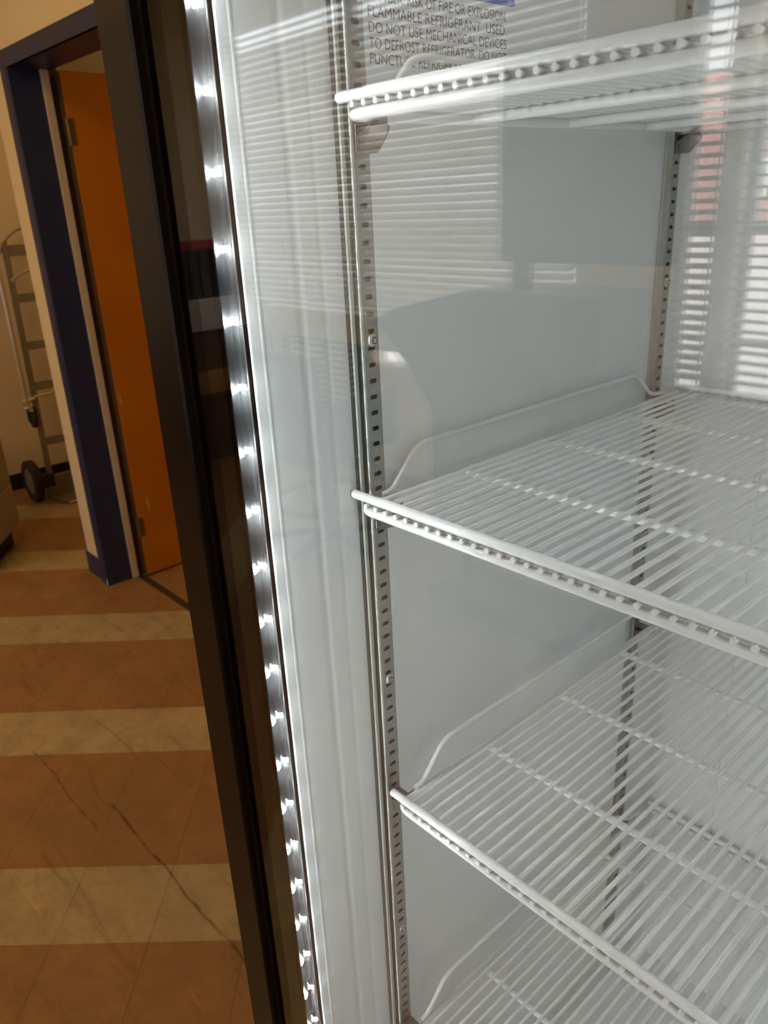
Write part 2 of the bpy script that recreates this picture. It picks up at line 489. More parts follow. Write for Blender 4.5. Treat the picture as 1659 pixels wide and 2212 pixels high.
# ------------------------------------------------------------------ hand truck in the alcove
ht = thing('hand_truck', 'aluminium hand truck leaning on the tan wall beside the blue frame', 'hand truck', (0, 0, 0))
def lerp(a, c, t): return tuple(a[i] + (c[i] - a[i]) * t for i in range(3))
B0, T0 = Vector((-4.21, 1.052, 0.03)), Vector((-4.43, 1.145, 1.46))
W_ = Vector((0.05, 0.34, 0.0))
nrm = Vector((1, -0.14, 0.15)).normalized()
for k, off in enumerate((Vector((0, 0, 0)), W_)):
    a, c = B0 + off, T0 + off
    # channel rail
    d = (c - a).normalized(); sd = W_.normalized()
    pr = [(-0.016, -0.012), (0.016, -0.012), (0.016, 0.012), (-0.016, 0.012)]
    v = [a + sd * p + nrm * q for p, q in pr] + [c + sd * p + nrm * q for p, q in pr]
    MB().add(v, [(0, 1, 2, 3), (4, 5, 6, 7), (0, 1, 5, 4), (1, 2, 6, 5), (2, 3, 7, 6), (3, 0, 4, 7)]).build('side_rail', MT['alu_dull'], ht)
for k, t in enumerate((0.965, 0.785, 0.60, 0.44, 0.215)):
    a = B0 + (T0 - B0) * t; c = a + W_
    hh = 0.024 if k else 0.03
    up = (T0 - B0).normalized() * hh
    v = [a + up - nrm * .006, a - up - nrm * .006, c - up - nrm * .006, c + up - nrm * .006, a + up + nrm * .006, a - up + nrm * .006, c - up + nrm * .006, c + up + nrm * .006]
    MB().add(v, [(0, 1, 2, 3), (4, 5, 6, 7), (0, 1, 5, 4), (1, 2, 6, 5), (2, 3, 7, 6), (3, 0, 4, 7)]).build('cross_plate', MT['alu_dull'], ht)
def arch(z0t, rise, r, off, name, ext=0.0):
    a = B0 + (T0 - B0) * z0t + nrm * off - W_ * ext; c = a + W_ * (1 + 2 * ext)
    up = (T0 - B0).normalized()
    pts = []
    for i in range(15):
        t = i / 14
        pts.append(a * (1 - t) + c * t + up * rise * math.sin(PI * t) ** 0.6)
    MB().tube(pts, r, 10).build(name, MT['alu'], ht)
arch(0.955, 0.15, 0.013, 0.0, 'top_handle', 0.12)
arch(0.85, 0.06, 0.010, 0.012, 'inner_hoop')
arch(0.40, 0.005, 0.007, 0.012, 'lower_rod')
# second, silver tube with the swivel castor hanging from its foot
s0, s1 = Vector((-4.34, 1.055, 1.42)), Vector((-4.28, 1.035, 0.56))
MB().tube([s0, s1], 0.013, 12).build('silver_tube', MT['alu'], ht)
MB().tube([s0 + W_ * 0.94, s1 + W_ * 0.94], 0.013, 12).build('silver_tube', MT['alu'], ht)
for o2 in (Vector((0, 0, 0)), W_ * 0.94):
    p = s1 + o2
    cs = MB().tube([p + Vector((0, -0.03, 0.02)), p + Vector((0, 0.05, 0.035))], 0.012, 10)
    cs.lathe([(0.0, 0.0), (0.024, 0.0), (0.024, -0.016), (0.0, -0.018)], 18, tuple(p + Vector((0, 0, -0.005))))
    cs.build('castor_plate', MT['alu'], ht)
    q = p + Vector((0.01, 0.012, -0.085))
    MB().lathe([(0.0, -0.014), (0.034, -0.014), (0.048, -0.008), (0.048, 0.008), (0.034, 0.014), (0.0, 0.014)], 22, tuple(q), 1).build('castor_wheel', MT['rubber'], ht)
    MB().box(q.x - 0.018, q.x + 0.018, q.y - 0.024, q.y - 0.016, q.z - 0.01, q.z + 0.075, 0.002).box(q.x - 0.018, q.x + 0.018, q.y + 0.016, q.y + 0.024, q.z - 0.01, q.z + 0.075, 0.002).build('castor_fork', MT['rubber'], ht)
for yy in (0.958, 1.50):
    wc = (-4.225, yy, 0.128)
    tire = MB().lathe([(0.080, -0.024), (0.112, -0.026), (0.124, -0.020), (0.127, 0), (0.124, 0.020), (0.112, 0.026), (0.080, 0.024), (0.080, -0.024)], 36, wc, 1).build('tyre', MT['rubber'], ht)
    hb = MB().lathe([(0.0, -0.022), (0.022, -0.024), (0.030, -0.010), (0.060, -0.006), (0.081, -0.020), (0.081, 0.020), (0.060, 0.006), (0.03, 0.010), (0.022, 0.024), (0.0, 0.022)], 30, wc, 1)
    hb.build('hub', MT['alu_dull'], tire)
MB().tube([(-4.225, 0.93, 0.128), (-4.225, 1.53, 0.128)], 0.009, 10).build('axle', MT['alu_dull'], ht)
MB().box(-4.27, -4.20, 1.0, 1.075, 0.07, 0.15, 0.004).build('axle_bracket', MT['rubber'], ht)
MB().box(-4.27, -4.20, 1.38, 1.46, 0.07, 0.15, 0.004).build('axle_bracket', MT['rubber'], ht)
tp = MB()
tp.add([(-4.215, 1.02, 0.13), (-4.215, 1.43, 0.13), (-4.215, 1.43, 0.012), (-4.215, 1.02, 0.012), (-4.207, 1.02, 0.13), (-4.207, 1.43, 0.13), (-4.207, 1.43, 0.012), (-4.207, 1.02, 0.012)],
       [(0, 1, 2, 3), (4, 5, 6, 7), (0, 1, 5, 4), (1, 2, 6, 5), (2, 3, 7, 6), (3, 0, 4, 7)])
tp.prism([(-4.215, 1.02), (-4.215, 1.43), (-4.02, 1.38), (-4.02, 1.07)], 2, 0.004, 0.012)
tp.build('toe_plate', MT['alu_dull'], ht)
MB().tube([(-4.018, 1.07, 0.009), (-4.018, 1.38, 0.009)], 0.006, 8).build('toe_plate_lip', MT['alu'], ht)
MB().box(-4.41, -4.395, 1.075, 1.12, 1.445, 1.462, 0.002).build('tag', MT['yellow'], ht)

# grey cabinet standing askew at the left edge
gb = thing('metal_cabinet', 'grey metal cabinet on a black plinth at the left edge of the picture', 'cabinet', (-3.66, 0.683, 0), rot=(0, 0, math.atan2(-0.176, 0.241)))
MB().box(0, 0.42, -0.5, 0, 0.10, 1.02, 0.006).build('body', MT['grey_cab'], gb)
MB().box(0.03, 0.40, -0.47, -0.04, 0, 0.10).build('plinth', MT['rubber'], gb)
MB().box(0.008, 0.412, 0.0, 0.006, 0.115, 0.325, 0.002).build('drawer', MT['grey_cab'], gb)
MB().box(0.008, 0.412, 0.0, 0.006, 0.335, 0.66, 0.002).build('drawer', MT['grey_cab'], gb)
MB().box(0.008, 0.412, 0.0, 0.006, 0.67, 1.0, 0.002).build('drawer', MT['grey_cab'], gb)

# ================================================================== the refrigerator
IX0, IX1, IYF, IYB, IZ0, IZ1 = -0.008, 0.612, -0.103, 0.487, 0.44, 1.93
fg = thing('glass_door_refrigerator', 'tall black glass door merchandiser refrigerator with white interior', 'refrigerator', (0, 0, 0))
# liner: side walls with pressed grooves, back, floor, top (kept proud of the outer skin)
def side_prof(sgn, x0):
    P = [(0.006, -0.103), (0.0, -0.1015), (0.0, -0.0935), (-0.00015, -0.0925), (-0.00015, -0.0912), (0.0, -0.0900), (0.0, -0.0625),
         (0.0003, -0.0585), (0.0003, -0.0565), (0.0, -0.0525), (0.0, -0.040), (0.0002, -0.036), (0.0, -0.032), (0.0, 0.470)]
    P = [(0.0 if i == 0 else -p[0], p[1]) for i, p in enumerate(P)]
    P[0] = (-0.0004, -0.1030)
    for k in range(1, 7):
        a = k / 6 * PI / 2
        P.append((0.017 * (1 - math.cos(a)), 0.470 + 0.017 * math.sin(a)))
    return [(x0 + sgn * p[0], p[1]) for p in P]
lp = side_prof(1, IX0); rp = side_prof(-1, IX1)
b = MB()
b.prism(lp + rp[::-1], 2, IZ0, IZ1, closed=False, smooth=False)
liner = b.build('interior_liner', MT['liner'], fg)
lm = liner.data
MB().box(IX0 - 0.01, IX1 + 0.01, IYF, IYB + 0.01, IZ0 - 0.012, IZ0).build('interior_floor', MT['liner'], fg)
MB().box(IX0 - 0.01, IX1 + 0.01, IYF, IYB + 0.01, IZ1, IZ1 + 0.012).build('interior_ceiling', MT['liner'], fg)
# recessed ledges on the back panel
MB().box(0.10, 0.11, IYB - 0.003, IYB + 0.001, IZ0, IZ1, 0.0008).box(0.50, 0.51, IYB - 0.003, IYB + 0.001, IZ0, IZ1, 0.0008).build('back_panel_rib', MT['liner'], fg)
# outer skin
sk = MB()
sk.box(-0.055, -0.013, -0.1025, 0.72, 0.13, 2.02, 0.002).box(0.617, 0.66, -0.1025, 0.72, 0.13, 2.02, 0.002)
sk.box(-0.052, 0.657, 0.500, 0.72, 0.13, 2.02)
sk.box(-0.052, 0.657, -0.1025, 0.50, 1.945, 2.02).box(-0.052, 0.657, -0.1025, 0.50, 0.13, 0.425)
sk.build('cabinet_skin', MT['black'], fg)
MB().box(-0.05, 0.655, -0.09, 0.70, 0.03, 0.13).build('machine_base', MT['black'], fg)
for x in (0.0, 0.6):
    for y in (-0.04, 0.62):
        MB().lathe([(0.0, 0.0), (0.02, 0.0), (0.02, 0.01), (0.01, 0.012), (0.01, 0.03), (0.0, 0.03)], 14, (x, y, 0)).build('foot', MT['rubber'], fg)
b = MB().box(-0.052, 0.657, -0.14, -0.10, 0.03, 0.128, 0.002)
b.build('grille_panel', MT['black'], fg)
# throat flange with gasket lips
fl = MB().box(-0.0545, -0.0087, -0.1040, -0.1026, 0.44, 1.93)
fl.build('gasket', MT['gasket'], fg)
MB().tube([(-0.0175, -0.1052, 0.41), (-0.0175, -0.1052, 1.94)], 0.0015, 8).build('gasket_lip', MT['gasket'], fg)
MB().tube([(-0.0125, -0.1046, 0.41), (-0.0125, -0.1046, 1.94)], 0.0006, 8).build('throat_trim', MT['chrome'], fg)

# door
dr = MB()
prof = [(-0.055, -0.113), (-0.055, -0.154), (-0.054, -0.155), (-0.0155, -0.155), (-0.0137, -0.1535), (-0.0128, -0.1492), (-0.0090, -0.1488), (-0.0090, -0.126), (-0.012, -0.113)]
dr.prism(prof, 2, 0.14, 2.00)
prof2 = [(0.605 - p[0] + 0.0, p[1]) for p in prof]
dr.prism([(0.605 - p[0], p[1]) for p in prof], 2, 0.14, 2.00)
dr.box(-0.0125, 0.6175, -0.155, -0.113, 1.955, 2.00, 0.001).box(-0.0125, 0.6175, -0.155, -0.113, 0.14, 0.185, 0.001)
dr.build('door_frame', MT['black'], fg)
gx0, gx1, gz0, gz1 = -0.012, 0.617, 0.182, 1.958
fb = MB()
FR = 0.0225
fb.box(gx0, FR, -0.1438, -0.1434, gz0, gz1).box(gx1 - 0.034, gx1, -0.1438, -0.1434, gz0, gz1)
fb.box(FR, gx1 - 0.034, -0.1438, -0.1434, gz1 - 0.05, gz1).box(FR, gx1 - 0.034, -0.1438, -0.1434, gz0, gz0 + 0.05)
fb.build('printed_border', MT['frit'], fg)
MB().box(gx0, gx1, -0.1480, -0.1440, gz0, gz1).build('outer_glass', MT['glass'], fg)
MB().box(gx0, gx1, -0.1320, -0.1285, gz0, gz1).build('inner_glass', MT['glass_coated'], fg)
MB().box(gx0, -0.0104, -0.1284, -0.114, gz0, gz1).box(0.6154, gx1, -0.1284, -0.114, gz0, gz1).build('inner_frame', MT['gasket'], fg)
# LED strips fixed behind the border on both sides of the door
def led_strip(sgn, xc):
    tr = MB()
    tr.box(xc - sgn * 0.0085 - 0.0008, xc - sgn * 0.0085 + 0.0008, -0.1275, -0.1155, 0.25, 1.90)
    tr.box(min(xc - sgn * 0.0085, xc + sgn * 0.002), max(xc - sgn * 0.0085, xc + sgn * 0.002), -0.1282, -0.1272, 0.25, 1.90)
    st = tag(tr.build('led_strip', MT['led_base'], fg), 'bright clear LED strip')
    # lens: half round clear cover
    pr = []
    for k in range(13):
        a = PI * k / 12
        pr.append((xc + sgn * (-0.0095 + 0.019 * (k / 12)) , -0.1205 - 0.0066 * math.sin(a) * (1 if k < 12 else 1)))
    outer = [(xc + 0.0095 * math.cos(a), -0.1205 + 0.0068 * math.sin(a)) for a in [2 * PI * k / 28 for k in range(28)]]
    MB().prism(outer, 2, 0.25, 1.90, closed=True, smooth=True).build('lens', MT['tube'], st)
    cm = MB().box(-0.0003, 0.0003, -0.0024, 0.0024, -0.0020, 0.0020).mesh('led_chip')
    cm.materials.append(MT['led'])
    z = FZ + 0.2715
    while z > 0.27:
        if z < 1.88:
            c = link('led_chip', cm, st); c.location = (xc - sgn * 0.0052, -0.1207, z); c.rotation_euler = (0, 0, sgn * math.radians(30))
        z -= 0.0455
led_strip(1, -0.0003)
led_strip(-1, 0.6053)

# pilasters
def pilaster(x, yc, sgn):
    """slotted standard: hat section whose face (normal sgn*x) carries an obround slot every half inch"""
    P = 0.0127; nz0, nz1 = -24, 88
    b = MB()
    hw = 0.0070; sw, sh = 0.0039, 0.0019
    X = lambda d: x - sgn * d
    # slotted face
    inner = []
    for k in range(12):
        a = 2 * PI * (k + 0.5) / 12
        cx = (sw - sh) * (1 if math.cos(a) > 0 else -1)
        inner.append((cx + sh * math.cos(a), sh * math.sin(a)))
    outer = []
    for (u, v) in inner:
        outer.append((u, v))
    ang = [math.atan2(v * 3.2, u) for u, v in inner]
    rect = []
    def on_rect(a):
        c, s_ = math.cos(a), math.sin(a)
        t = min(hw / abs(c) if abs(c) > 1e-9 else 9, (P / 2) / abs(s_) if abs(s_) > 1e-9 else 9)
        return (c * t, s_ * t)
    ringo = [on_rect(2 * PI * (k + 0.5) / 12) for k in range(12)]
    # snap four of them to the corners
    corners = [(hw, P / 2), (-hw, P / 2), (-hw, -P / 2), (hw, -P / 2)]
    for c in corners:
        i = min(range(12), key=lambda k: (ringo[k][0] - c[0]) ** 2 + (ringo[k][1] - c[1]) ** 2)
        ringo[i] = c
    for n in range(nz0, nz1):
        z = FZ - P * n
        vs = [(X(0), yc + u, z + v) for u, v in ringo] + [(X(0), yc + u, z + v) for u, v in inner] + [(X(0.0012), yc + u, z + v) for u, v in inner]
        fs = []
        for k in range(12):
            k2 = (k + 1) % 12
            fs.append((k, k2, 12 + k2, 12 + k)); fs.append((12 + k, 12 + k2, 24 + k2, 24 + k))
        b.add(vs, fs)
    zt, zb = FZ - P * (nz0 - 0.5), FZ - P * (nz1 - 0.5)
    for s_ in (-1, 1):
        pr = [(hw, 0.0), (hw + 0.0010, 0.0004), (hw + 0.0014, 0.0014), (hw + 0.0022, 0.0050), (hw + 0.0028, 0.0066), (hw + 0.0040, 0.0070), (hw + 0.0040, 0.0078)]
        b.prism([(X(d), yc + s_ * u) for u, d in pr], 2, zb, zt, closed=False, smooth=True)
    o = b.build('pilaster', MT['steel'], fg)
    # dark pocket behind the slots is the wall itself; stamped numbers between pairs of slots
    for n in range(nz0, nz1):
        if n % 2 == 0 and -8 < n < 66:
            k = ((n // 2 - 4) % 6) + 1
            key = 'stamp%d' % k
            me = bpy.data.meshes.get(key)
            if me is None:
                me = text_mesh(str(k), 0.0052, 0.8, ext=0.0001, align='CENTER'); me.name = key
                me.materials.append(MT['zinc'])
            q = link('stamped_number', me, o)
            q.location = (X(-0.00012), yc, FZ - P * (n + 0.5) - 0.0019)
            q.rotation_euler = (PI / 2, 0, PI / 2 * sgn)
    for zz in (-0.1212, -0.4262, -0.7371, -1.06, 0.19):
        sb = MB()
        z = FZ + zz
        if not (zb < z < zt): continue
        sb.lathe([(X(-0.0001), 0.0)] and [(0.0, 0.0008 * sgn), (0.0048, 0.0008 * sgn), (0.0052, 0.0), (0.0, 0.0)], 22, (x, yc + 0.0012, z), 0)
        hexp = [(0.0031 * math.cos(PI / 3 * k + 0.3), 0.0031 * math.sin(PI / 3 * k + 0.3)) for k in range(6)]
        sb.prism([(yc + 0.0012 + u, z + v) for u, v in hexp], 0, x, x + sgn * 0.0034)
        sb.lathe([(0.0026, 0.0034 * sgn), (0.0018, 0.0034 * sgn), (0.0014, 0.0024 * sgn), (0.0, 0.0024 * sgn)], 18, (x, yc + 0.0012, z), 0)
        sb.build('screw', MT['zinc'], o)
    return o
pl = [pilaster(0.0, 0.0, 1), pilaster(0.0, 0.4363, 1), pilaster(0.604, 0.0, -1), pilaster(0.604, 0.4363, -1)]
for sx, s in ((-0.008, 1), (0.612, -1)):
    es = MB()
    for y0, hgt, ww in ((-0.0160, 0.0058, 0.0022), (-0.0134, 0.0048, 0.0017)):
        es.box(min(sx, sx + s * hgt), max(sx, sx + s * hgt), y0, y0 + ww, 0.45, 1.92, 0.0005)
    es.build('edge_strip', MT['strip'], fg)
    MB().box(min(sx, sx + s * 0.004), max(sx, sx + s * 0.004), -0.0168, -0.0162, 0.45, 1.92).build('edge_seal', MT['rubber'], fg)

# warning label on the left wall
def wall_text(body, y, z, size, sx, m, parent, x=-0.0064, name='lettering', wid=None, ws=1.0):
    me = text_mesh(body, size, sx, wspace=ws)
    if wid:
        xs = [v.co.x for v in me.vertices]; k = wid / (max(xs) - min(xs)); x0 = min(xs)
        for v in me.vertices: v.co.x = (v.co.x - x0) * k
    me.materials.append(m)
    o = link(name, me, parent)
    o.location = (x, y, z); o.rotation_euler = (PI / 2, 0, PI / 2)
    return o
lab = MB().box(-0.0079, -0.0072, 0.0135, 0.1695, FZ + 0.0545, FZ + 0.1150, 0.0001).build('warning_label', MT['paper'], fg)
lines = [('DANGER. RISK OF FIRE OR EXPLOSION.', 0.1043, 0.0188), ('FLAMMABLE REFRIGERANT  USED.', 0.0948, 0.0188), ('DO NOT USE MECHANICAL DEVICES', 0.0853, 0.0188),
         ('TO DEFROST REFRIGERATOR. DO NOT', 0.0758, 0.0188), ('PUNCTURE REFRIGERANT TUBING.', 0.0663, 0.0188)]
for s, z, y in lines:
    o = wall_text(s, y, FZ + z, 0.0097, 1.0, MT['ink'], lab, x=-0.00705, wid=0.147 if s[0] != 'P' else 0.138)
bl = MB()
bl.prism([(0.122, FZ + 0.1154), (0.173, FZ + 0.1154), (0.1765, FZ + 0.117), (0.174, FZ + 0.121), (0.174, FZ + 0.150), (0.118, FZ + 0.150), (0.118, FZ + 0.118)], 0, -0.0079, -0.0071)
bl = tag(bl.build('energy_label', MT['blue_label'], fg), 'blue energy label')
wall_text('ENERGY STAR', 0.1285, FZ + 0.1180, 0.0076, 1.0, MT['white_ink'], bl, x=-0.00705, wid=0.0425)

# ------------------------------------------------------------------ wire shelves
SHELF = {'n': 51, 'p': 0.01141}
YBK = 0.491                      # depth from the front rod to the back rod
wire_me = MB().tube([(0, -0.0040, 0), (0, YBK + 0.0045, 0)], 0.0020, 10).mesh('wire'); wire_me.materials.append(MT['pvc'])
def make_shelf(label, loc):
    s = thing('wire_shelf', label, 'shelf', loc, 'white wire shelves in the refrigerator')
    Wd = 0.592
    loop = fillet([(0.002, 0, 0), (Wd - 0.002, 0, 0), (Wd - 0.002, YBK, 0), (0.002, YBK, 0)], 0.013, 6, closed=True)
    MB().tube(loop, 0.0038, 14, closed=True).build('frame_rod', MT['pvc'], s)
    up = MB().tube([(-0.0065, 0, 0.0112), (-0.0052, 0, 0.0112), (0.021, 0, 0.0112), (0.024, 0, 0.0115), (Wd + 0.004, 0, 0.0112)], [0.0034, 0.0037, 0.0037, 0.0040, 0.0038], 16)
    up.build('top_rod', MT['pvc'], s)
    MB().tube([(0.004, YBK, 0.0112), (Wd - 0.004, YBK, 0.0112)], 0.0036, 12).build('top_rod', MT['pvc'], s)
    for k in range(3):
        y = 0.1235 * (k + 1)
        MB().tube([(0.002, y, 0), (Wd - 0.002, y, 0)], 0.0036, 12).build('cross_rod', MT['pvc'], s)
    for k in range(SHELF['n']):
        o = link('wire', wire_me, s); o.location = (0.0109 + SHELF['p'] * k, 0, 0.0056)
    for x in (0.0, Wd):
        pts = [(x, 0.024, 0.0056), (x, 0.034, 0.0066), (x, 0.064, 0.0395), (x, 0.409, 0.0375), (x, 0.443, 0.0080), (x, 0.470, 0.0056)]
        MB().tube(fillet(pts, 0.012, 5), 0.0025, 10).build('side_guard', MT['pvc'], s)
    return s
ZS = [0.0311, -0.2531, -0.5497, -0.8735]
sh = make_shelf('highest white wire shelf, seen from below beside the warning label', (0.0100, -0.0205, FZ + ZS[0]))
specs = [('second white wire shelf down, at eye level below the warning label', (0.0000, -0.0205, FZ + ZS[1])),
         ('third white wire shelf down, above the lowest one in view', (0.0195, -0.0135, FZ + ZS[2])),
         ('lowest white wire shelf, its guard rail at the bottom edge', (0.0170, -0.0155, FZ + ZS[3]))]
names = ['highest', 'second', 'third', 'lowest']
for lb, loc in specs:
    c = copy_tree(sh); c.location = loc; c['label'] = lb

# clips
def make_clip(label, loc, rz=0.0):
    c = thing('shelf_clip', label, 'shelf clip', loc, 'steel shelf clips hooked in the pilasters', (0, 0, rz))
    b = MB()
    # back plate against the pilaster with two hooks
    b.box(0.0003, 0.0013, -0.0055, 0.0075, -0.0185, 0.0, 0.0003)
    b.box(-0.004, 0.0010, -0.0022, 0.0022, -0.0170, -0.0140, 0.0003).box(-0.004, 0.0010, -0.0022, 0.0022, -0.0045, -0.0015, 0.0003)
    b.build('back_plate', MT['clip'], c)
    # tapering body: two cheeks and a rounded nose
    ck = [(0.0013, -0.001), (0.020, -0.0012), (0.0225, -0.0030), (0.0215, -0.0062), (0.0120, -0.0165), (0.0085, -0.0184), (0.0013, -0.0188)]
    body = MB()
    body.prism([(p[0], p[1]) for p in ck], 1, 0.0066, 0.0075)
    body.prism([(0.0013, -0.0075), (0.016, -0.0012), (0.0165, -0.003), (0.0072, -0.0172), (0.0055, -0.0186), (0.0013, -0.0188)], 1, -0.0050, -0.0042)
    n = len(ck)
    # wrap from front cheek to back cheek round the nose
    pf = [(0.016, -0.0012), (0.0168, -0.0032), (0.0115, -0.0105), (0.0070, -0.0176), (0.0050, -0.0188)]
    pb = [(0.020, -0.0012), (0.0225, -0.0032), (0.0180, -0.0102), (0.0112, -0.0172), (0.0085, -0.0188)]
    vs = [(p[0], -0.0050, p[1]) for p in pf] + [(p[0], 0.0075, p[1]) for p in pb]
    body.add(vs, [(i, i + 1, 6 + i, 5 + i) for i in range(4)], True)
    body.build('support', MT['clip'], c)
    MB().box(0.0013, 0.020, -0.0048, 0.0078, -0.0013, -0.0003, 0.0003).build('seat', MT['clip'], c)
    MB().box(0.0185, 0.0195, 0.001, 0.0085, -0.001, 0.0078, 0.0003).build('tongue', MT['clip'], c)
    me = text_mesh('2', 0.0062, 0.85, align='CENTER', ext=0.0001); me.materials.append(MT['dark'])
    o = link('stamped_number', me, c); o.location = (0.0042, -0.0052, -0.0145); o.rotation_euler = (PI / 2, 0, 0)
    return c
cl = None
for i, z in enumerate(ZS):
    x0, y0 = [(0.0100, 0), (0, 0), (0.0195, 0), (0.0170, 0)][i]
    for side in (0, 1):
        for j, y in enumerate((0.0, 0.4363)):
            lb = 'steel clip in the %s %s rail under the %s wire shelf' % (('front', 'rear')[j], ('left', 'right')[side], names[i])
            loc = (0.0 if side == 0 else 0.604, y, FZ + z - 0.0038)
            if cl is None: cl = make_clip(lb, loc)
            else:
                c = copy_tree(cl); c.location = loc; c['label'] = lb; c.rotation_euler = (0, 0, 0 if side == 0 else PI)

# stain on the interior floor
# ================================================================== the room behind the camera (seen in the glass)
wb = MB()
zs, zh = 0.985, 2.62
wb.box(XL, XR, YF - 0.12, YF, zh, ZC)
wb.box(XL, -4.45, YF - 0.12, YF, 0, zh)
wb.box(-1.71, -1.25, YF - 0.12, YF, 0, zh)
wb.box(-4.45, -3.14, YF - 0.12, YF, 0, zs).box(-3.14, -2.45, YF - 0.12, YF, 0, 0.66).box(-3.14, -2.45, YF - 0.12, YF, 0.745, zs).box(-2.45, -1.71, YF - 0.12, YF, 0, zs)  # low slot added so bright outdoors shows as a strip in the glass
wb.box(-1.25, 1.4, YF - 0.12, YF, 0, 0.74).box(-1.07, -0.985, YF - 0.12, YF, 0.74, zh)
wb.box(1.4, XR, YF - 0.12, YF, 0, zh)
struct('wall_front', wb, MT['wall'])
def window(n, x0, x1, z0, z1, mull=(), rails=()):
    f = MB()
    t = 0.03
    f.box(x0, x0 + t, YF - 0.10, YF - 0.06, z0, z1).box(x1 - t, x1, YF - 0.10, YF - 0.06, z0, z1)
    f.box(x0, x1, YF - 0.10, YF - 0.06, z0, z0 + t).box(x0, x1, YF - 0.10, YF - 0.06, z1 - t, z1)
    for m in mull: f.box(m - 0.03, m + 0.03, YF - 0.10, YF - 0.05, z0, z1)
    for r in rails: f.box(x0, x1, YF - 0.10, YF - 0.05, r - 0.014, r + 0.014)
    o = struct('window_%d' % n, f, MT['grey_frame'])
    MB().box(x0 + t, x1 - t, YF - 0.084, YF - 0.078, z0 + t, z1 - t).build('glass', MT['pane'], o)
    return o
window(1, -4.45, -1.71, zs, zh, mull=(-3.27,))
window(2, -1.25, -1.07, 0.74, zh, rails=(1.41,))
window(3, -0.985, 1.4, 0.74, zh, rails=(1.41, 0.98))
def blind(x0, x1, z0, z1, tilt, pitch, label, stop=None):
    bl = thing('window_blind', label, 'blind', ((x0 + x1) / 2, YF + 0.035, z1))
    MB().box(x0 - (x0 + x1) / 2, (x1 - x0) / 2, -0.025, 0.025, -0.045, 0.0, 0.003).build('head_rail', MT['white'], bl)
    w2 = (x1 - x0) / 2
    def slat(t):
        c, s = math.cos(t) * 0.0245, math.sin(t) * 0.0245
        nx, nz = math.sin(t), math.cos(t)
        me = MB()
        n = [(-c, s), (-c * 0.5 + nx * 0.0045, s * 0.5 + nz * 0.0045), (nx * 0.006, nz * 0.006), (c * 0.5 + nx * 0.0045, -s * 0.5 + nz * 0.0045), (c, -s)]
        me.prism([(p[0], p[1]) for p in n] + [(p[0], p[1] - 0.0012) for p in n[::-1]], 0, -w2, w2)
        me = me.mesh('slat'); me.materials.append(MT['slat']); return me
    z = z1 - 0.06
    cache = {}
    while z > z0 + 0.02:
        f = (z1 - z) / (z1 - z0)
        t = round(tilt(f), 2)
        if t not in cache: cache[t] = slat(t)
        o = link('slat', cache[t], bl); o.location = (0, 0, z - z1)
        z -= pitch
    MB().box(-w2, w2, -0.025, 0.025, z0 - z1, z0 - z1 + 0.016, 0.002).build('bottom_rail', MT['white'], bl)
    for fx in (0.12, 0.5, 0.88):
        MB().tube([(-w2 + 2 * w2 * fx, 0.027, z0 - z1), (-w2 + 2 * w2 * fx, 0.027, -0.02)], 0.0035, 5).build('ladder_cord', MT['white'], bl)
tc = lambda f: 0.5 if f < 0.06 else (0.62 if f < 0.085 else round(0.82 + math.atan2(2.62 - 1.635 * f - 1.58, 4.4), 1))
blind(-4.46, -3.182, zs - 0.01, zh, tc, 0.0395, 'closed white blind reflected at the left of the glass door')
blind(-3.150, -1.685, zs - 0.01, zh, tc, 0.0395, 'closed white blind reflected right of the bright gap')
blind(-1.24, -1.03, 0.78, zh, lambda f: 0.35, 0.040, 'narrow half open white blind reflected near the rear rail')
blind(-0.98, 1.36, 0.78, zh, lambda f: 0.10, 0.040, 'wide open white blind with the brick building behind it')
# radiator cover under the left window
rc = thing('radiator_cover', 'white radiator cover under the closed blinds', 'radiator', (-2.97, YF + 0.002, 0))
MB().box(-1.05, 1.05, 0.0, 0.16, 0.935, 0.975, 0.004).build('top', MT['white'], rc)
MB().box(-1.05, 1.05, 0.135, 0.15, 0.80, 0.935).build('apron', MT['white'], rc)
for k in range(5):
    MB().box(-1.05 + k * 0.2, -1.02 + k * 0.2, 0.12, 0.15, 0.0, 0.80).build('post', MT['dark'], rc)
MB().box(-1.05, -0.19, 0.01, 0.04, 0.02, 0.80).build('back_plate', MT['dark'], rc)
b = MB()
for k in range(18): b.box(-1.04, -0.2, 0.125, 0.135, 0.08 + k * 0.04, 0.098 + k * 0.04)
b = b.build('grille', MT['white'], rc); b['kind'] = 'stuff'
# counter along the left wall with dark binders and a red box
ct = thing('counter', 'white counter with dark drawers along the left wall', 'counter', (XL + 0.002, -1.87, 0))
MB().box(0.0, 0.50, -0.90, 0.6, 0.86, 1.04, 0.004).build('worktop', MT['white'], ct)
MB().box(0.02, 0.46, -0.88, 0.58, 0.0, 0.86).build('cabinet', MT['counter_wood'], ct)
MB().box(0.46, 0.475, -0.70, 0.10, 0.45, 0.60, 0.003).build('drawer', MT['worn'], ct)
for k in range(5):
    o = MB().box(0, 0.24, 0, 0.06, 0, 0.30, 0.003).build('binder', MT['dark']); o.location = (-4.44, -2.74 + k * 0.075, 1.041)
    tag(o, ('dark binder on the counter nearest the windows', 'second dark binder from the windows', 'middle dark binder of the row', 'fourth dark binder from the windows', 'dark binder at the open end of the row')[k], 'binder', 'dark binders on the counter')
o = MB().box(0, 0.24, 0, 0.34, 0, 0.05, 0.004).build('box', MT['red']); o.location = (-4.44, -2.73, 1.342)
tag(o, 'flat red box lying across the dark binders', 'box')
